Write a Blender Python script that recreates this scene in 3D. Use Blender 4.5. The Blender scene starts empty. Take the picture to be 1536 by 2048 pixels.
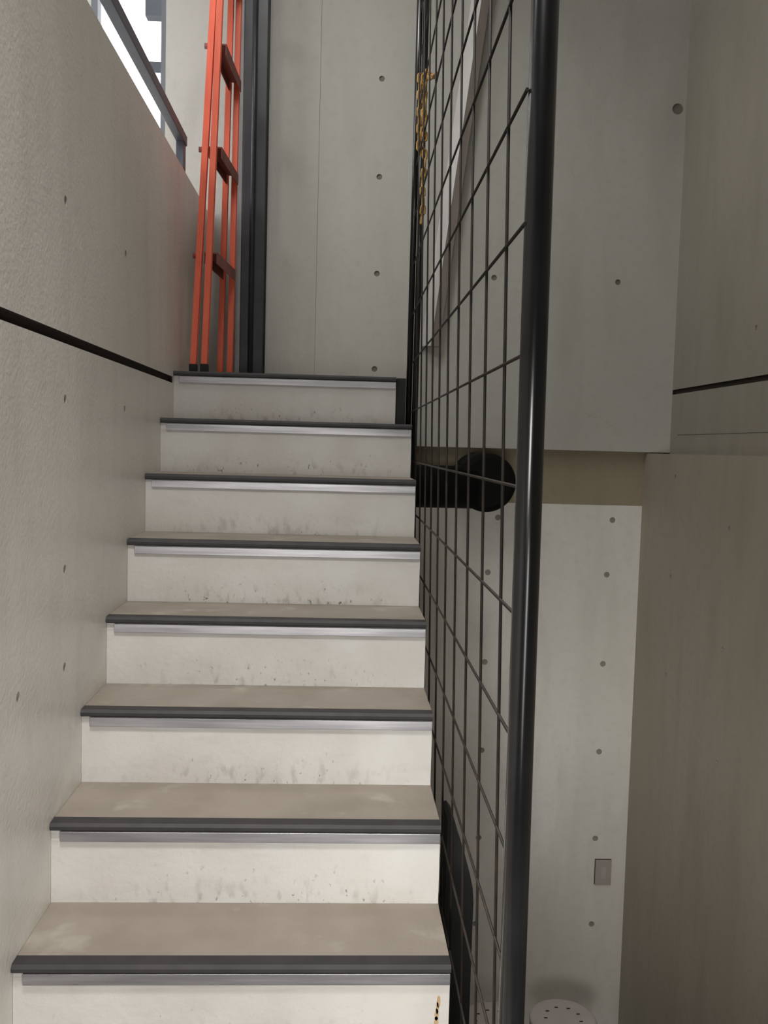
import bpy, bmesh, math, random
from mathutils import Vector, Matrix
random.seed(7)
S = bpy.context.scene
COL = S.collection
H = 3.014                      # eye height above the lower floor; z below is given relative to the eye

# ------------------------------------------------------------------ camera
F = 1860.9
PITCH, ROLL, YAW = 0.0705, 0.0266, 0.0478
fw = Vector((math.sin(YAW)*math.cos(PITCH), math.cos(YAW)*math.cos(PITCH), -math.sin(PITCH)))
r0 = Vector((math.cos(YAW), -math.sin(YAW), 0)); u0 = r0.cross(fw)
rr = r0*math.cos(ROLL) + u0*math.sin(ROLL); uu = u0*math.cos(ROLL) - r0*math.sin(ROLL)
cd = bpy.data.cameras.new('camera'); cam = bpy.data.objects.new('camera', cd); COL.objects.link(cam)
cd.sensor_fit = 'VERTICAL'; cd.sensor_height = 36; cd.lens = F/2048*36
cd.clip_start = .02
M = Matrix((rr, uu, -fw)).transposed().to_4x4(); M.translation = (0, 0, H)
cam.matrix_world = M
S.camera = cam
# ------------------------------------------------------------------ light
S.view_settings.view_transform = 'Standard'; S.view_settings.look = 'None'
S.view_settings.gamma = 1; S.view_settings.use_curve_mapping = False
S.view_settings.exposure = -0.08
w = bpy.data.worlds.new('world'); S.world = w; w.use_nodes = True
bg = w.node_tree.nodes['Background']; bg.inputs[0].default_value = (.93, .96, 1, 1); bg.inputs[1].default_value = 3.5

def area(name, loc, target, sx, sy, power, color, spread=180):
    d = bpy.data.lights.new(name, 'AREA'); d.shape = 'RECTANGLE'; d.size = sx; d.size_y = sy
    d.energy = power; d.color = color; d.spread = math.radians(spread)
    o = bpy.data.objects.new(name, d); COL.objects.link(o)
    o.location = (loc[0], loc[1], loc[2]+H)
    t = Vector((target[0], target[1], target[2]+H))
    o.rotation_euler = (t-o.location).to_track_quat('-Z', 'Y').to_euler()
    return o
area('stair_foot_fill', (-.3, -1.3, -.4), (.6, 4.4, -1.6), .5, .7, 7.5, (1, .985, .96), 75)  # unseen fill added over the stair foot, narrowed towards the recessed wall
area('outlet_wall_fill', (-.42, -.6, -.5), (1.45, 4.5, -1.3), .25, .25, 1.7, (1, .985, .96), 30)  # added spot without a real source, brightens the outlet wall
area('left_wall_fill', (.3, .3, -1.0), (-.75, 1.35, -.85), .3, .9, 6.8, (1, .985, .96), 120)  # unseen fill added below the camera to lift the lower left wall
area('side_window_daylight', (-1.88, 3.6, 1.6), (0, 4.3, 1.2), 1.3, 1.3, 10.5, (1, .98, .97))
area('tread_fill', (-.25, .6, 2.5), (-.25, 2.1, -1.0), .5, .5, 11, (1, .97, .94), 62)  # narrow overhead fill, added to brighten the treads
area('overhead_fill', (-.25, .6, 2.5), (-.25, 2.1, -1.0), .5, .5, 12, (1, .97, .94))  # wide unseen fill added overhead for the stairs and walls
area('landing_fill', (-.3, 3.0, 2.6), (-.3, 3.4, -1.0), .5, .5, 14, (1, .975, .95))  # added fill above the top steps, stands for no fixture
area('upper_floor_fill', (-1.4, 2.0, 2.5), (-1.3, 2.6, -1.0), .6, .6, 17, (.97, .98, 1))  # unseen fill added above the upper floor to light the back wall's left

# ------------------------------------------------------------------ helpers
def srgb(r, g, b):
    f = lambda c: ((c/255+.055)/1.055)**2.4 if c > 10 else c/255/12.92
    return (f(r), f(g), f(b), 1)

def mat(name, col, rough=.6, metal=0, col2=None, scale=3, stretch=(1, 1, 1), detail=6, bump=0, fine=0, lo=.35, hi=.65, spec=.5):
    m = bpy.data.materials.new(name); m.use_nodes = True
    nt = m.node_tree; N = nt.nodes; L = nt.links; b = N['Principled BSDF']
    b.inputs['Base Color'].default_value = col; b.inputs['Roughness'].default_value = rough
    b.inputs['Metallic'].default_value = metal; b.inputs['Specular IOR Level'].default_value = spec
    tc = N.new('ShaderNodeNewGeometry'); mp = N.new('ShaderNodeMapping'); mp.inputs['Scale'].default_value = stretch
    L.new(tc.outputs['Position'], mp.inputs['Vector'])
    if col2:
        n = N.new('ShaderNodeTexNoise'); n.inputs['Scale'].default_value = scale; n.inputs['Detail'].default_value = detail
        L.new(mp.outputs[0], n.inputs['Vector'])
        cr = N.new('ShaderNodeValToRGB'); cr.color_ramp.elements[0].position = lo; cr.color_ramp.elements[1].position = hi
        cr.color_ramp.elements[0].color = col; cr.color_ramp.elements[1].color = col2
        L.new(n.outputs['Fac'], cr.inputs[0]); L.new(cr.outputs[0], b.inputs['Base Color'])
        m['ramp'] = cr.name
    if bump:
        n2 = N.new('ShaderNodeTexNoise'); n2.inputs['Scale'].default_value = fine or 60; n2.inputs['Detail'].default_value = 4
        L.new(tc.outputs['Position'], n2.inputs['Vector'])
        bp = N.new('ShaderNodeBump'); bp.inputs['Strength'].default_value = bump; bp.inputs['Distance'].default_value = .004
        L.new(n2.outputs['Fac'], bp.inputs['Height']); L.new(bp.outputs[0], b.inputs['Normal'])
    return m

def add_layer(m, scale, stretch, col, lo, hi, amount, coord='Position'):
    """multiply/mix a second blotch layer over the base colour"""
    nt = m.node_tree; N = nt.nodes; L = nt.links; b = N['Principled BSDF']
    src = b.inputs['Base Color'].links[0].from_socket if b.inputs['Base Color'].links else None
    if coord == 'Position':
        tc = N.new('ShaderNodeNewGeometry'); out = tc.outputs['Position']
    else:
        tc = N.new('ShaderNodeTexCoord'); out = tc.outputs[coord]
    mp = N.new('ShaderNodeMapping'); mp.inputs['Scale'].default_value = stretch; L.new(out, mp.inputs[0])
    n = N.new('ShaderNodeTexNoise'); n.inputs['Scale'].default_value = scale; n.inputs['Detail'].default_value = 5
    L.new(mp.outputs[0], n.inputs['Vector'])
    mr = N.new('ShaderNodeMapRange'); mr.inputs[1].default_value = lo; mr.inputs[2].default_value = hi; mr.inputs[4].default_value = amount
    L.new(n.outputs['Fac'], mr.inputs[0])
    mx = N.new('ShaderNodeMix'); mx.data_type = 'RGBA'; mx.inputs['B'].default_value = col
    if src: L.new(src, mx.inputs['A'])
    else: mx.inputs['A'].default_value = b.inputs['Base Color'].default_value
    L.new(mr.outputs[0], mx.inputs['Factor']); L.new(mx.outputs['Result'], b.inputs['Base Color'])
    return mr, mx

def box(bm, x0, x1, y0, y1, z0, z1, mi=0, bev=0):
    vs = [bm.verts.new((x, y, z)) for x in (x0, x1) for y in (y0, y1) for z in (z0, z1)]
    fs = []
    for idx in ((0,1,3,2),(4,6,7,5),(0,4,5,1),(2,3,7,6),(0,2,6,4),(1,5,7,3)):
        f = bm.faces.new([vs[i] for i in idx]); f.material_index = mi; fs.append(f)
    if bev:
        es = list({e for f in fs for e in f.edges})
        bmesh.ops.bevel(bm, geom=es, offset=bev, segments=2, profile=.6, affect='EDGES')
    return vs

def tube(bm, pts, r, n=12, mi=0, cap=True):
    pts = [Vector(p) for p in pts]; rings = []
    up = None
    for i, p in enumerate(pts):
        d = (pts[min(i+1, len(pts)-1)] - pts[max(i-1, 0)]).normalized()
        if up is None: up = Vector((1, 0, 0)) if abs(d.x) < .9 else Vector((0, 0, 1))
        a = (up - d*up.dot(d)).normalized(); b = d.cross(a); up = a
        rad = r[i] if isinstance(r, (list, tuple)) else r
        rings.append([bm.verts.new(p + (a*math.cos(t) + b*math.sin(t))*rad) for t in [2*math.pi*k/n for k in range(n)]])
    for i in range(len(rings)-1):
        for k in range(n):
            f = bm.faces.new((rings[i][k], rings[i][(k+1) % n], rings[i+1][(k+1) % n], rings[i+1][k])); f.smooth = True; f.material_index = mi
    if cap:
        bm.faces.new(rings[0][::-1]).material_index = mi; bm.faces.new(rings[-1]).material_index = mi

def lathe(bm, prof, c, axis='z', n=40, mi=0):
    """closed profile [(radius, height)...] from axis to axis"""
    c = Vector(c); rings = []
    ax = {'z': (Vector((1,0,0)), Vector((0,1,0)), Vector((0,0,1))), 'y': (Vector((1,0,0)), Vector((0,0,1)), Vector((0,1,0))), 'x': (Vector((0,1,0)), Vector((0,0,1)), Vector((1,0,0)))}[axis]
    for rad, h in prof:
        if rad < 1e-6: rings.append([bm.verts.new(c + ax[2]*h)])
        else: rings.append([bm.verts.new(c + ax[0]*rad*math.cos(t) + ax[1]*rad*math.sin(t) + ax[2]*h) for t in [2*math.pi*k/n for k in range(n)]])
    for a, b in zip(rings, rings[1:]):
        for k in range(n):
            q = [a[k % len(a)], a[(k+1) % len(a)], b[(k+1) % len(b)], b[k % len(b)]]
            q2 = []
            for v in q:
                if v not in q2: q2.append(v)
            if len(q2) > 2:
                f = bm.faces.new(q2); f.material_index = mi; f.smooth = abs(prof[rings.index(a)][0]-prof[rings.index(b)][0]) < .6*abs(prof[rings.index(a)][1]-prof[rings.index(b)][1])

def prism(bm, poly, x0, x1, mi=0):
    """poly in (y,z) extruded along x"""
    a = [bm.verts.new((x0, y, z)) for y, z in poly]; b = [bm.verts.new((x1, y, z)) for y, z in poly]
    bm.faces.new(a).material_index = mi; bm.faces.new(b[::-1]).material_index = mi
    for i in range(len(poly)):
        j = (i+1) % len(poly)
        bm.faces.new((a[j], a[i], b[i], b[j])).material_index = mi

def tag(o, label=None, cat=None, group=None, kind=None):
    if label: o['label'] = label
    if cat: o['category'] = cat
    if group: o['group'] = group
    if kind: o['kind'] = kind
    return o

WORLD = {}
def thing(name, loc, label, cat, group=None):
    o = bpy.data.objects.new(name, None); o.empty_display_size = .1; COL.objects.link(o)
    loc = Vector(loc) + Vector((0, 0, H)); o.location = loc; WORLD[o.name] = loc
    return tag(o, label, cat, group)

def obj(name, bm, mats, parent=None, origin=None, **kw):
    """link a bmesh (eye-relative coordinates) as one mesh object"""
    bmesh.ops.recalc_face_normals(bm, faces=bm.faces)
    if origin is None:
        xs = [v.co for v in bm.verts]
        lo = [min(v[i] for v in xs) for i in range(3)]; hi = [max(v[i] for v in xs) for i in range(3)]
        origin = ((lo[0]+hi[0])/2, (lo[1]+hi[1])/2, lo[2])
    origin = Vector(origin)
    bmesh.ops.translate(bm, verts=bm.verts, vec=-origin)
    me = bpy.data.meshes.new(name); bm.to_mesh(me); bm.free()
    for m in (mats if isinstance(mats, (list, tuple)) else [mats]): me.materials.append(m)
    o = bpy.data.objects.new(name, me); COL.objects.link(o)
    wl = origin + Vector((0, 0, H)); WORLD[o.name] = wl
    if parent: o.parent = parent; o.location = wl - WORLD[parent.name]
    else: o.location = wl
    for k, v in kw.items(): o[k] = v
    return o

def struct(name, bm, mats, **kw):
    return obj(name, bm, mats, kind='structure', **kw)

def cut(o, bm, m):
    """subtract a (eye-relative) cutter from a placed object"""
    bmesh.ops.recalc_face_normals(bm, faces=bm.faces)
    bmesh.ops.translate(bm, verts=bm.verts, vec=(0, 0, H))
    me = bpy.data.meshes.new('cutter'); bm.to_mesh(me); bm.free(); me.materials.append(m)
    c = bpy.data.objects.new('cutter', me); COL.objects.link(c)
    md = o.modifiers.new('cut', 'BOOLEAN'); md.operation = 'DIFFERENCE'; md.object = c; md.solver = 'EXACT'; md.material_mode = 'TRANSFER'
    bpy.context.view_layer.update()
    dg = bpy.context.evaluated_depsgraph_get()
    new = bpy.data.meshes.new_from_object(o.evaluated_get(dg))
    o.modifiers.clear(); old = o.data; o.data = new; new.name = old.name; bpy.data.meshes.remove(old)
    bpy.data.objects.remove(c)

# ------------------------------------------------------------------ materials
def concrete(name, a, b, rough=.62):
    m = mat(name, a, rough, col2=b, scale=1.6, stretch=(1, 1, .45), bump=.25, fine=90, lo=.3, hi=.7)
    add_layer(m, 5, (1.5, 1.5, .3), (a[0]*.82, a[1]*.82, a[2]*.8, 1), .5, .8, .55)
    add_layer(m, 24, (1, 1, 1), (a[0]*.9, a[1]*.9, a[2]*.88, 1), .5, .75, .4)
    return m
m_back = concrete('upper_concrete', srgb(185, 184, 176), srgb(195, 194, 187))
m_left = concrete('stair_wall_concrete', srgb(212, 208, 200), srgb(224, 220, 213), .36)
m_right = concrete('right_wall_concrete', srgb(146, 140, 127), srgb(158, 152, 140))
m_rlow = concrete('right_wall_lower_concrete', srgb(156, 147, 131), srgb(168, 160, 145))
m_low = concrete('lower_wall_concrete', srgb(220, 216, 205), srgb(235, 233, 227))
m_brown = concrete('recess_shade_concrete', srgb(146, 134, 109), srgb(157, 146, 123))  # olive-brown stands in for the shade along the recessed wall's top
m_hole = mat('mortar_plug', srgb(128, 124, 114), .8)
m_groove = mat('joint_dark', srgb(48, 40, 34), .9)
m_floor = concrete('floor_concrete', srgb(120, 118, 112), srgb(135, 132, 126))
m_ceil = mat('ceiling_paint', srgb(190, 188, 182), .8)
m_riser = mat('riser_white_paint', srgb(195, 193, 188), .55, col2=srgb(187, 183, 177), scale=6, bump=.3, fine=70)
# scuffs gathering towards the foot of each riser
def riser_scuffs(m):
    nt = m.node_tree; N = nt.nodes; L = nt.links; b = N['Principled BSDF']
    for scale, stretch, lo, hi, amt, zlo, zhi, colr in ((44, (1, 1, .5), .53, .68, .6, .45, .05, srgb(140, 134, 128)),
                                                     (90, (1, 1, .6), .65, .71, .9, .6, .1, srgb(96, 92, 88)),
                                                     (9, (1, 1, 2.5), .56, .75, .3, 1.2, 1.0, srgb(170, 165, 158)),
                                                     (14, (.5, 1, 6), .5, .7, .6, -.72, -.9, srgb(150, 145, 138))):
        mr, mx = add_layer(m, scale, stretch, colr, lo, hi, amt)
        tc = N.new('ShaderNodeTexCoord'); sp = N.new('ShaderNodeSeparateXYZ'); L.new(tc.outputs['Generated'], sp.inputs[0])
        g = N.new('ShaderNodeMapRange'); g.inputs[1].default_value = abs(zlo); g.inputs[2].default_value = abs(zhi)
        L.new(sp.outputs['Z'], g.inputs[0])
        last = g.outputs[0]
        if zlo > 0 and zhi < 1:
            gx = N.new('ShaderNodeMath'); gx.operation = 'SUBTRACT'; gx.inputs[1].default_value = .5; L.new(sp.outputs['X'], gx.inputs[0])
            ga = N.new('ShaderNodeMath'); ga.operation = 'ABSOLUTE'; L.new(gx.outputs[0], ga.inputs[0])
            gr = N.new('ShaderNodeMapRange'); gr.inputs[1].default_value = .46; gr.inputs[2].default_value = .22; gr.inputs[3].default_value = .15; L.new(ga.outputs[0], gr.inputs[0])
            mm = N.new('ShaderNodeMath'); mm.operation = 'MULTIPLY'; L.new(last, mm.inputs[0]); L.new(gr.outputs[0], mm.inputs[1]); last = mm.outputs[0]
        mul = N.new('ShaderNodeMath'); mul.operation = 'MULTIPLY'; L.new(mr.outputs[0], mul.inputs[0]); L.new(last, mul.inputs[1])
        L.new(mul.outputs[0], mx.inputs['Factor'])
riser_scuffs(m_riser)
m_tread = mat('worn_brown_tread', srgb(138, 129, 117), .6, col2=srgb(149, 140, 129), scale=7, bump=.2, fine=120)
add_layer(m_tread, 9, (1, 1, 1), srgb(188, 183, 170), .6, .74, .4)
m_rubber = mat('black_rubber_nosing', srgb(50, 48, 50), .55, col2=srgb(58, 56, 57), scale=20, spec=.3)
m_steel = mat('brushed_steel_strip', srgb(166, 164, 166), .38, metal=.7, col2=srgb(136, 134, 137), scale=12, stretch=(.3, 1, 6))
m_soffit = concrete('stair_body_concrete', srgb(150, 147, 140), srgb(160, 157, 150))
m_black = mat('black_gloss_steel', srgb(20, 20, 21), .2, col2=srgb(26, 26, 28), scale=14, spec=.6)
m_rod = mat('dark_mesh_wire', srgb(31, 30, 28), .5, col2=srgb(46, 38, 32), scale=30, spec=.3)
m_matte = mat('matte_black', srgb(30, 31, 30), .7, col2=srgb(38, 39, 38), scale=9, spec=.3)
m_duct = mat('black_duct_paint', srgb(14, 14, 14), .75, col2=srgb(20, 20, 20), scale=8, spec=.15)
m_col = mat('charcoal_column_paint', srgb(40, 42, 46), .4, col2=srgb(50, 52, 57), scale=10)
m_colgrey = mat('grey_column_flange', srgb(130, 128, 126), .5, col2=srgb(140, 138, 136), scale=10)
m_rail = mat('slate_rail_paint', srgb(78, 84, 96), .45, col2=srgb(86, 92, 104), scale=12)
m_orange = mat('orange_fibreglass', srgb(226, 104, 74), .45, col2=srgb(214, 92, 62), scale=9, stretch=(4, 4, .6))
m_step = mat('red_brown_ladder_step', srgb(149, 79, 67), .6, col2=srgb(120, 67, 58), scale=12)
m_foot = mat('ladder_foot_rubber', srgb(28, 27, 27), .8)
m_yellow = mat('yellow_chain_plastic', srgb(188, 150, 74), .5, col2=srgb(160, 120, 56), scale=40)
m_plank = mat('pale_painted_timber', srgb(206, 203, 198), .6, col2=srgb(196, 192, 188), scale=8, stretch=(3, 3, .4))
m_plank2 = mat('shaded_timber_face', srgb(150, 141, 134), .7, col2=srgb(140, 130, 124), scale=8, stretch=(3, 3, .4))  # shade of the front faces put into a darker timber colour
m_hole2 = mat('soft_mortar_plug', srgb(158, 152, 142), .8)
m_hole3 = mat('wall_mortar_plug', srgb(148, 144, 134), .8)
m_plate = mat('outlet_cover_plastic', srgb(176, 166, 160), .45)
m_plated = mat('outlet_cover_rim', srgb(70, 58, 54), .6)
m_stool = mat('white_stool_plastic', srgb(190, 180, 178), .45, col2=srgb(182, 172, 170), scale=10)
m_slot = mat('stool_slot_dark', srgb(50, 48, 46), .8)
m_frame = mat('window_frame_grey', srgb(110, 114, 120), .5)
m_house = mat('grey_far_building', srgb(40, 43, 48), .8, col2=srgb(36, 38, 44), scale=2)
m_smear = mat('pale_plaster_smear', srgb(190, 184, 170), .8)
m_rust = mat('rust_run', srgb(188, 164, 128), .8, col2=srgb(156, 128, 94), scale=60)
m_glass = bpy.data.materials.new('window_glass'); m_glass.use_nodes = True
nt = m_glass.node_tree; nt.nodes.clear()
o_ = nt.nodes.new('ShaderNodeOutputMaterial'); mx_ = nt.nodes.new('ShaderNodeMixShader'); mx_.inputs[0].default_value = .06
t_ = nt.nodes.new('ShaderNodeBsdfTransparent'); g_ = nt.nodes.new('ShaderNodeBsdfGlossy'); g_.inputs['Roughness'].default_value = .02
nt.links.new(t_.outputs[0], mx_.inputs[1]); nt.links.new(g_.outputs[0], mx_.inputs[2]); nt.links.new(mx_.outputs[0], o_.inputs[0])

# ------------------------------------------------------------------ the room
XL, XR = -.6465, .2535          # stair width
D1, D2 = 4.491, 4.542           # upper and lower back wall
XW, XWL = 1.605, 1.497          # right wall above / below eye height
YC, XO, ZC = -2.6, -2.0, 2.7    # wall behind the camera, outer left wall, ceiling
FL = -H
RISE, RUN, Y0, Z0 = .1924, .2513, 1.855, -1.0918
LAND = Z0 + 7*RISE + .012

bm = bmesh.new(); box(bm, XL-.16, XW+.2, YC-.2, D2+.2, FL-.2, FL); struct('floor', bm, m_floor)
bm = bmesh.new(); box(bm, XO-.2, XW+.2, YC-.2, D1+.22, ZC, ZC+.2); struct('ceiling', bm, m_ceil)
bm = bmesh.new(); box(bm, XO, XL-.16, YC, D1, LAND-.25, LAND); struct('floor_upper', bm, m_floor)

def holes(bm, pts, axis, r=.0155, depth=.007):
    for p in pts:
        rad = p[3] if len(p) > 3 else r
        a = Vector(p[:3]); d = Vector((0, 0, 0)); d['xyz'.index(axis)] = depth
        tube(bm, [a-d, a+d], rad, n=20)

bw = bmesh.new(); box(bw, XO, XW+.2, D1, D1+.2, .005, ZC)
wall_back = struct('wall_back', bw, [m_back])
c = bmesh.new()
box(c, -1.195, -.853, D1-.1, D1+.3, .62, 2.5)
cut(wall_back, c, m_back)
c = bmesh.new()
zt = 1.7178
pts = []
pts = [(.151, D1, zt-.45*k) for k in range(-1, 4)] + [(.7125, D1, zt-.9), (1.3125, D1, zt-.9)]
pts += [(1.565, D1, 1.64, .026)]
holes(c, pts, 'y', r=.0135)
box(c, -.1368, -.1352, D1-.002, D1+.002, LAND, ZC-.02)
cut(wall_back, c, m_hole)

bm = bmesh.new(); box(bm, XL-.16, XWL, D2, D2+.2, FL, -.262)
wall_low = struct('wall_back_lower', bm, [m_low])
c = bmesh.new()
pts = [(x, D2, -1.0581-.45*i) for i in range(-1, 4) for x in (.139, .739, 1.3355)] + [(1.352, D2, -.335), (.78, D2, -.335)]
holes(c, pts, 'y', r=.0145); cut(wall_low, c, m_hole3)
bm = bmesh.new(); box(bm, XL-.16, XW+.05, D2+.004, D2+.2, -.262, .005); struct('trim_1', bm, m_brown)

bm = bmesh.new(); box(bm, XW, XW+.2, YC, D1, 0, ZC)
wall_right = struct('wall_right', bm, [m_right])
c = bmesh.new(); box(c, XW-.02, XW+.015, YC+.3, D1-.002, .287, .310); cut(wall_right, c, m_groove)
c = bmesh.new(); box(c, XW-.002, XW+.002, YC+.3, D1-.1, .088, .092)
holes(c, [(XW, 3.6, .5)], 'x', r=.01); cut(wall_right, c, m_hole)
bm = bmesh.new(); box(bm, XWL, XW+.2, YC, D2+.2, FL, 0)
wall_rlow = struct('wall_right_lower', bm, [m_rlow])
c = bmesh.new(); holes(c, [(XWL, 4.1, z) for z in (-.1, -.55, -1.0)] + [(XWL, 3.5, z) for z in (-.28, -.75, -1.2)], 'x', r=.010); cut(wall_rlow, c, m_hole)

bm = bmesh.new(); box(bm, XL-.16, XL, YC, D1, FL, 1.07)
wall_left = struct('wall_left', bm, [m_left])
c = bmesh.new(); box(c, XL-.014, XL+.02, YC+.3, 3.60, .219, .243); cut(wall_left, c, m_groove)
c = bmesh.new(); holes(c, [(XL, 2.22, z) for z in (.545, .09, -.31, -.545, -.99)] + [(XL, 1.9, z) for z in (-.53,)] + [(XL, 2.82, z) for z in (.545, .09)], 'x', r=.011); cut(wall_left, c, m_hole2)

bm = bmesh.new(); box(bm, XO-.2, XW+.2, YC-.2, YC, FL, ZC); struct('wall_front', bm, m_right)
bm = bmesh.new(); box(bm, XO-.2, XO, YC, D1+.2, LAND-.25, ZC)
wall_outer = struct('wall_outer_left', bm, [m_back])
c = bmesh.new(); box(c, XO-.3, XO+.1, 2.9, 4.3, .9, 2.4); cut(wall_outer, c, m_back)

def window(name, x0, x1, y0, y1, z0, z1, axis):
    """frame of four bars + mullion, pane behind"""
    t = .03; fr = bmesh.new(); pn = bmesh.new()
    if axis == 'y':
        box(fr, x0, x0+t, y0, y1, z0, z1); box(fr, x1-.022, x1, y0, y1, z0, z1)
        box(fr, x0, x1, y0, y1, z0, z0+t); box(fr, x0, x1, y0, y1, z1-t, z1)
        box(pn, x0+t, x1-.022, (y0+y1)/2-.003, (y0+y1)/2+.003, z0+t, z1-t)
    else:
        for a in (y0, y1-t, (y0+y1)/2-t/2): box(fr, x0, x1, a, a+t, z0, z1)
        box(fr, x0, x1, y0, y1, z0, z0+t); box(fr, x0, x1, y0, y1, z1-t, z1)
        box(pn, (x0+x1)/2-.003, (x0+x1)/2+.003, y0+t, y1-t, z0+t, z1-t)
    f = struct(name, fr, m_frame)
    obj('pane', pn, m_glass, f)
window('window_1', -1.195, -.853, D1+.0, D1+.06, .62, 2.5, 'y')
window('window_2', XO-.12, XO-.06, 2.9, 4.3, .9, 2.4, 'x')

# grey neighbouring building seen through the back window
t = thing('building', (-1.9, 9.6, 2.9), 'dark grey ledges of a neighbouring building outside the bright window', 'building')
s = 9.0/4.491
bm = bmesh.new(); box(bm, -.949*s, -.80*s, 9, 9.12, 1.655*s, 1.748*s); obj('ledge', bm, m_house, t)
bm = bmesh.new(); box(bm, -.949*s, -.80*s, 9, 9.12, 1.954*s, 2.3*s); obj('ledge', bm, m_house, t)
bm = bmesh.new(); box(bm, -.855*s, -.79*s, 9.12, 9.3, -H, 2.3*s); obj('wall_panel', bm, m_house, t)

# ------------------------------------------------------------------ staircase
st = thing('staircase', (-.2, 1.5, Z0-3*RISE-.2), 'white-riser stair flight with brown treads and black nosings climbing beside the concrete wall', 'stairs')
I0 = -3
TH = .0185
poly = [(Y0+.016+I0*RUN, Z0+(I0-1)*RISE+TH-.17)]
for i in range(I0, 8):
    y = Y0 + i*RUN + .016
    poly.append((y, Z0+(i-1)*RISE)); poly.append((y, Z0+i*RISE))
# the flight turns into the landing
poly = poly[:-1] + [(Y0+7*RUN+.016, LAND-TH)]
yb, zb = D1-.0, LAND-TH
body = [p for p in poly] + [(D1-.001, LAND-TH), (D1-.001, LAND-.2), (Y0+7*RUN+.25, LAND-.2)]
bm = bmesh.new(); prism(bm, body, XL+.0006, XR-.047); obj('stair_body', bm, m_soffit, st)
for i in range(I0, 8):
    y = Y0 + i*RUN; z = Z0 + i*RISE
    xr = XR if i < 7 else .207
    top = i == 7
    zz = LAND-TH if top else z
    r = bmesh.new(); box(r, XL+.0005, xr, y+.010, y+.020, z-RISE+(TH if i > I0 else 0)+.0003, zz)
    ro = obj('riser', r, m_riser, st)
    sb = bmesh.new(); box(sb, XL+.022, xr-.0003, y+.002, y+.0102, zz-.026, zz-.002, bev=.0012)
    obj('steel_strip', sb, m_steel, ro, label='brushed steel strip under the step edge')
    if i == 0:
        rs = bmesh.new(); zc = -1.158
        for a, b, q in ((.231, .008, .0), (.228, .006, -.014), (.226, .009, -.028), (.225, .010, -.045)):
            vs = [rs.verts.new((a + b*.5*math.cos(tt) + (q*-.05), y+.0095, zc+q+.014*math.sin(tt))) for tt in [k*math.pi/4 for k in range(8)]]
            rs.faces.new(vs)
        obj('rust_run', rs, m_rust, ro, label='rusty run on the lowest visible riser')
    ye = y+RUN+.012 if not top else D1-.001
    tr = bmesh.new(); box(tr, XL+.0005, xr, y+.036, ye, zz, zz+TH)
    to = obj('tread', tr, m_tread, st)
    ns = bmesh.new(); nh = TH if not top else TH*.7
    prof = [(y+.036, zz), (y+.003, zz), (y-.002, zz+.004), (y-.003, zz+TH-.007), (y+.003, zz+TH), (y+.036, zz+TH+.0008)]
    prism(ns, prof, XL+.0004, xr+.0005); obj('nosing', ns, m_rubber, to)

# ------------------------------------------------------------------ steel column on the landing
t = thing('steel_column', (-.42, 4.42, LAND), 'dark charcoal steel column against the wall behind the orange ladder', 'column')
bm = bmesh.new(); box(bm, -.478, -.372, 4.36, 4.374, LAND, ZC, bev=.003); obj('flange', bm, m_col, t)
bm = bmesh.new(); box(bm, -.43, -.418, 4.374, 4.476, LAND, ZC); obj('web', bm, m_col, t)
bm = bmesh.new(); box(bm, -.478, -.372, 4.476, 4.4905, LAND, ZC, bev=.003); obj('flange', bm, m_col, t)
bm = bmesh.new(); tube(bm, [(-.428, 4.344, LAND), (-.428, 4.344, ZC)], .012, 16); obj('pipe', bm, m_col, t)
bm = bmesh.new(); box(bm, -.502, -.4785, 4.36, 4.4905, LAND, ZC, bev=.002); obj('side_angle', bm, m_colgrey, t, label='lighter grey angle bar along the left side')

# ------------------------------------------------------------------ handrail on the parapet
t = thing('handrail', (XL-.014, 1.5, 1.07), 'slate grey flat-bar handrail along the top of the left concrete parapet', 'handrail')
bm = bmesh.new(); box(bm, XL-.030, XL+.004, -1.5, 3.85, 1.174, 1.212, bev=.003); obj('rail_bar', bm, m_rail, t)
for y in (3.80, 1.4, -1.0):
    bm = bmesh.new(); box(bm, XL-.028, XL-.001, y-.02, y+.045, 1.07, 1.175); obj('post', bm, m_rail, t)

# ------------------------------------------------------------------ orange ladder (folded step ladder seen from its side)
t = thing('step_ladder', (-.56, 4.0, LAND), 'tall folded orange step ladder standing on the landing by the left wall', 'ladder')
ZB = LAND + .035
def rail(xb, xt, yb, yt, zt, w_=.0235, d_=.034, foot=True, name='rail'):
    """channel-section rail from bottom to top"""
    b = bmesh.new(); n = 2
    prof = [(-w_/2, -d_/2), (w_/2, -d_/2), (w_/2, -d_/2+.006), (-w_/2+.006, -d_/2+.006), (-w_/2+.006, d_/2-.006), (w_/2, d_/2-.006), (w_/2, d_/2), (-w_/2, d_/2)]
    A = [b.verts.new((xb+p, yb+q, ZB)) for p, q in prof]; B = [b.verts.new((xt+p, yt+q, zt)) for p, q in prof]
    for k in range(8):
        b.faces.new((A[k], A[(k+1) % 8], B[(k+1) % 8], B[k]))
    b.faces.new(A[::-1]); b.faces.new(B)
    o = obj(name, b, m_orange, t)
    if foot:
        b = bmesh.new(); box(b, xb-w_/2-.003, xb+w_/2+.003, yb-d_/2-.003, yb+d_/2+.003, LAND, ZB+.006, bev=.002); obj('foot', b, m_foot, o)
    return o
ZT = 2.35
def lx(xb, x_at, z_at, zt=ZT): return xb + (x_at-xb)*(zt-ZB)/(z_at-ZB)
YN, YF = 3.80, 4.20
rails = [(-.600, -.537, YN), (-.553, -.509, YN-.02), (-.545, -.522, YF), (-.505, -.490, YF+.02)]
for xb, x1, y in rails: rail(xb, lx(xb, x1, 1.75), y, y, ZT)
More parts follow.
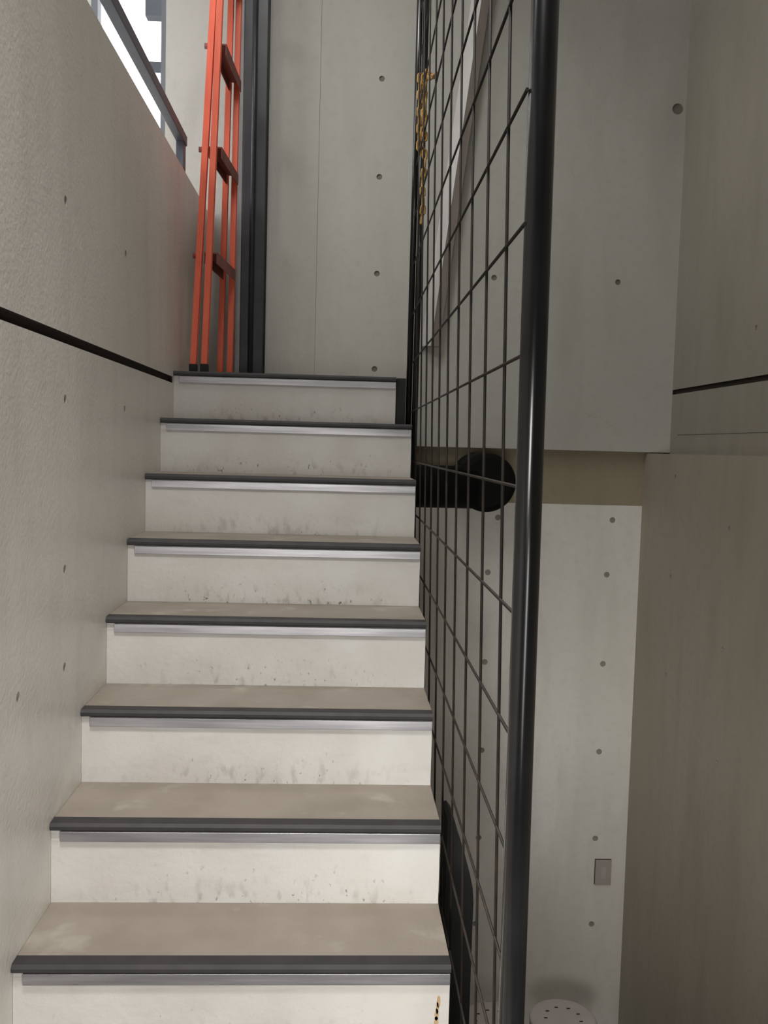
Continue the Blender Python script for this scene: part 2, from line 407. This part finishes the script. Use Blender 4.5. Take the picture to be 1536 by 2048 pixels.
def xat(k, z): xb, x1, y = rails[k]; return xb + (x1-xb)*(z-ZB)/(1.75-ZB)
for z in (1.97, 1.567, 1.17, .757):
    xn = xat(1, z)-.004; xf = xat(2, z)+.024
    b = bmesh.new(); hw = .040
    A = [b.verts.new((xn+p, YN+.02, z+q)) for p, q in ((-hw+.018, 0), (hw-.01, 0), (hw-.01, -.045), (hw-.013, -.045), (hw-.013, -.006), (-hw+.021, -.006), (-hw+.021, -.045), (-hw+.018, -.045))]
    B = [b.verts.new((xf+p, YF+.0, z+q)) for p, q in ((-hw+.018, 0), (hw-.01, 0), (hw-.01, -.045), (hw-.013, -.045), (hw-.013, -.006), (-hw+.021, -.006), (-hw+.021, -.045), (-hw+.018, -.045))]
    for k in range(8): b.faces.new((A[k], A[(k+1) % 8], B[(k+1) % 8], B[k]))
    b.faces.new(A[::-1]); b.faces.new(B)
    obj('step', b, m_step, t)
    b = bmesh.new(); xa = xat(0, z); tube(b, [(xa-.026, YN, z-.02), (xa+.01, YN, z-.02)], .011, 12); obj('bracket_pin', b, m_step, t)


# ------------------------------------------------------------------ mesh gate on the right of the stairs
GA, GB, GL = .2551, .0059, -.019
def gx(y, z): return GA + GB*y + GL*z
ZG0, ZG1 = -2.1, 2.45
YNP, YFP = 1.355, 3.65
def px(z): return .2770 - .004*z
t = thing('mesh_gate', (gx(2.4, ZG0), 2.4, ZG0), 'tall black steel mesh fence panel running along the right edge of the stairs', 'fence')
bm = bmesh.new(); tube(bm, [(px(ZG0), YNP, ZG0), (px(ZG1), YNP, ZG1)], .0198, 32); obj('post', bm, m_black, t)
bm = bmesh.new(); tube(bm, [(.2600, YFP, 0), (.2600, YFP, ZG1)], .0118, 20); obj('post', bm, m_black, t)
bm = bmesh.new(); tube(bm, [(.2840, YFP-.01, -.3), (.2840, YFP-.01, ZG1)], .0118, 20); obj('post', bm, m_black, t)
for z in (ZG0+.03, ZG1-.03):
    bm = bmesh.new(); tube(bm, [(gx(YNP, z), YNP, z), (gx(YFP, z), YFP, z)], .015, 16); obj('rail', bm, m_black, t)
for k in range(-2, 8):
    y = 3.0026 - k*.2133
    bm = bmesh.new(); tube(bm, [(gx(y, ZG0), y, ZG0), (gx(y, ZG1), y, ZG1)], .0028, 8); obj('upright_wire', bm, m_rod, t)
for z in [.137-.192*j for j in range(1, 12)] + [.137+.187*j for j in range(0, 13)]:
    if ZG0 < z < ZG1:
        y1 = YFP-.03
        bm = bmesh.new(); tube(bm, [(gx(YNP, z)-.001, YNP-.005, z), (max(gx(y1, z)-.003, .262), y1, z)], .0028, 8); obj('cross_wire', bm, m_rod, t)

# dark infill beside the top riser
bm = bmesh.new(); box(bm, .2095, .246, 3.63, 3.71, .01, LAND-.002, bev=.003)
tag(obj('base_bracket', bm, m_matte), 'black steel block between the top riser and the far fence post', 'bracket')

# black rounded panel at the foot of the fence
bm = bmesh.new()
prof = [(.262, -1.6), (.262, -.885), (.272, -.882), (.282, -.895), (.292, -.925), (.305, -.965), (.318, -1.01), (.326, -1.045), (.329, -1.08), (.329, -1.6)]
prof = [((x+.012)*1.17, z*1.17) for x, z in prof]
a = [bm.verts.new((x, 2.50, z)) for x, z in prof]; b = [bm.verts.new((x, 2.66, z)) for x, z in prof]
bm.faces.new(a); bm.faces.new(b[::-1])
for i in range(len(prof)):
    j = (i+1) % len(prof); f = bm.faces.new((a[i], a[j], b[j], b[i]))
bmesh.ops.bevel(bm, geom=[e for e in bm.edges if abs(e.verts[0].co.y-e.verts[1].co.y) < 1e-5], offset=.006, segments=2, affect='EDGES')
tag(obj('black_panel', bm, m_matte), 'matte black slab with a rounded shoulder behind the wire fence beside the lowest steps', 'panel')

# ------------------------------------------------------------------ yellow chain
def link(bm, c, d, side, L=.042, W=.024, r=.0040):
    d = Vector(d).normalized(); s_ = Vector(side); s_ = (s_-d*s_.dot(d)).normalized(); c = Vector(c)
    pts = []
    for k in range(16):
        t_ = 2*math.pi*k/16; st_ = (L-W)/2
        pts.append(c + s_*(W/2-r)*math.cos(t_) + d*((W/2-r)*math.sin(t_) + (st_ if math.sin(t_) > 0 else -st_)))
    n = 6; rings = []
    nrm = d.cross(s_)
    for i, p in enumerate(pts):
        tg = (pts[(i+1) % 16]-pts[i-1]).normalized(); o = tg.cross(nrm)
        rings.append([bm.verts.new(p + (nrm*math.cos(q)+o*math.sin(q))*r) for q in [2*math.pi*k/n for k in range(n)]])
    for i in range(16):
        for k in range(n):
            f = bm.faces.new((rings[i][k], rings[i][(k+1) % n], rings[(i+1) % 16][(k+1) % n], rings[(i+1) % 16][k])); f.smooth = True
def strand(bm, p, q, sag=0, wig=0):
    p, q = Vector(p), Vector(q); n = max(2, int((q-p).length/.031))
    P = [p.lerp(q, i/n) + Vector((wig*math.sin(i*1.3), 0, -sag*math.sin(math.pi*i/n))) for i in range(n+1)]
    for i in range(n):
        link(bm, (P[i]+P[i+1])/2, P[i+1]-P[i], ((1, .3, 0), (.3, -1, 0))[i % 2])
ct = thing('yellow_chain', (.27, 3.58, .85), 'yellow plastic chain hanging in loops from the far fence post', 'chain')
xz = lambda z: .276
bm = bmesh.new(); strand(bm, (xz(1.4)-.012, 3.600, 1.40), (xz(1.1)-.008, 3.596, 1.12)); obj('chain_strand', bm, m_yellow, ct)
bm = bmesh.new(); strand(bm, (xz(1.4)+.008, 3.592, 1.405), (xz(1.1)+.004, 3.592, 1.10)); obj('chain_strand', bm, m_yellow, ct)
bm = bmesh.new(); strand(bm, (xz(1.4)+.0, 3.582, 1.39), (xz(1.1)+.012, 3.584, 1.15)); obj('chain_strand', bm, m_yellow, ct)
bm = bmesh.new(); strand(bm, (xz(1.1)+.012, 3.590, 1.12), (xz(.85)+.010, 3.590, .845), wig=.003); obj('chain_strand', bm, m_yellow, ct)
bm = bmesh.new(); strand(bm, (xz(1.4)+.012, 3.57, 1.405), (xz(1.4)+.012, 3.22, 1.255), sag=.02); obj('chain_strand', bm, m_yellow, ct)

# ------------------------------------------------------------------ slanted pale timber on the back wall
bm = bmesh.new()
p0, p1 = Vector((.399, 4.452, .48)), Vector((.66, 4.452, 2.69))
d = (p1-p0).normalized()
cs = [Vector((-.030, .0372, 0)), Vector((-.030, .020, 0)), Vector((.012, -.030, 0)), Vector((.052, -.018, 0)), Vector((.052, .0372, 0))]
rings = [[bm.verts.new(p + c_*s_) for c_ in cs] for p, s_ in ((p0, 1.0), (p1, 1.0))]
rings = rings
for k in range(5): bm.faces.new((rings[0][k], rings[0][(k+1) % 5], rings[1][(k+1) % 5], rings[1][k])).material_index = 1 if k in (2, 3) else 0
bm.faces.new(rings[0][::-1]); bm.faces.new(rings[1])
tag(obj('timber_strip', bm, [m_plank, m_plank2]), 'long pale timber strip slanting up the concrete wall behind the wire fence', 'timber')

# ------------------------------------------------------------------ black duct behind the stairs
t = thing('duct', (.45, 4.3, -.29), 'thick black pipe with a round drum end below the upper wall behind the fence', 'duct')
bm = bmesh.new(); tube(bm, [(-.3, 4.26, -.178), (.62, 4.26, -.178)], .098, 32); obj('pipe', bm, m_duct, t)
bm = bmesh.new(); lathe(bm, [(0, -.10), (.11, -.10), (.128, -.092), (.136, -.07), (.136, .2), (0, .2)], (.668, 4.30, -.153), 'y', 48); obj('drum', bm, m_duct, t)
bm = bmesh.new(); tube(bm, [(.24, 4.26, -.178), (.27, 4.26, -.178)], .104, 32); obj('collar', bm, m_duct, t)

# ------------------------------------------------------------------ outlet plate
t = thing('outlet', (1.38, D2, -2.197), 'small pale outlet cover on the light concrete wall low behind the fence post', 'outlet')
bm = bmesh.new(); box(bm, 1.338, 1.423, D2-.0015, D2, -2.198, -2.0645); obj('rim', bm, m_plated, t, label='dark rim')
bm = bmesh.new(); box(bm, 1.342, 1.424, D2-.008, D2-.0015, -2.199, -2.069, bev=.0025); pl = obj('cover_plate', bm, m_plate, t)
bm = bmesh.new(); box(bm, 1.370, 1.396, D2-.0095, D2-.008, -2.165, -2.105, bev=.0006); obj('socket_insert', bm, m_stool, pl)

# ------------------------------------------------------------------ stools on the lower floor
def stool(x, y, zs, label):
    t = thing('stool', (x, y, FL), label, 'stool', 'white round stools on the lower floor')
    R = .149
    bm = bmesh.new(); lathe(bm, [(0, -.028), (R-.012, -.028), (R-.010, -.035), (R-.002, -.035), (R, -.012), (R-.004, -.003), (R-.012, 0), (0, 0)], (x, y, zs), 'z', 56)
    seat = obj('seat', bm, [m_stool], t)
    c = bmesh.new()
    for rad, n, ln in ((.078, 9, .016),):
        for k in range(n):
            a = 2*math.pi*(k+.5)/n; cx, cy = x+rad*math.cos(a), y+rad*math.sin(a)
            box(c, cx-.008, cx+.008, cy-.0045, cy+.0045, zs-.012, zs+.01)
    cut(seat, c, m_slot)
    for k in range(4):
        a = math.pi/4 + k*math.pi/2
        bm = bmesh.new(); tube(bm, [(x+.10*math.cos(a), y+.10*math.sin(a), zs-.028), (x+.145*math.cos(a), y+.145*math.sin(a), FL)], [.015, .012], 14); obj('leg', bm, m_stool, t)
    bm = bmesh.new(); zr = zs-.3; q = [(x+.126*math.cos(math.pi/4+k*math.pi/2), y+.126*math.sin(math.pi/4+k*math.pi/2), zr) for k in range(4)]
    for k in range(4): tube(bm, [q[k], q[(k+1) % 4]], .007, 10)
    obj('stretcher', bm, m_stool, t)
stool(1.040, 3.905, -2.50, 'white round stool with a slotted seat right of the black fence post')
stool(.725, 3.885, -2.50, 'white round stool seen through the wire mesh left of the fence post')

# pale plaster smears on the upper wall
bm = bmesh.new()
pp = [(1150, 822), (1160, 826), (1172, 829), (1182, 828), (1195, 839), (1205, 845), (1214, 850), (1222, 856)]
for i, (px, py) in enumerate(pp):
    x = 1.19 + (px-1155)/1861*4.5; z = .185 - (py-822)/1861*4.5; rr_ = .006+.004*random.random()
    vs = [bm.verts.new((x + rr_*1.7*math.cos(a)*(.7+.5*random.random()), D1-.001, z + rr_*math.sin(a)*(.7+.5*random.random()))) for a in [k*math.pi/4 for k in range(8)]]
    bm.faces.new(vs)
obj('plaster_smear', bm, m_smear, wall_back)
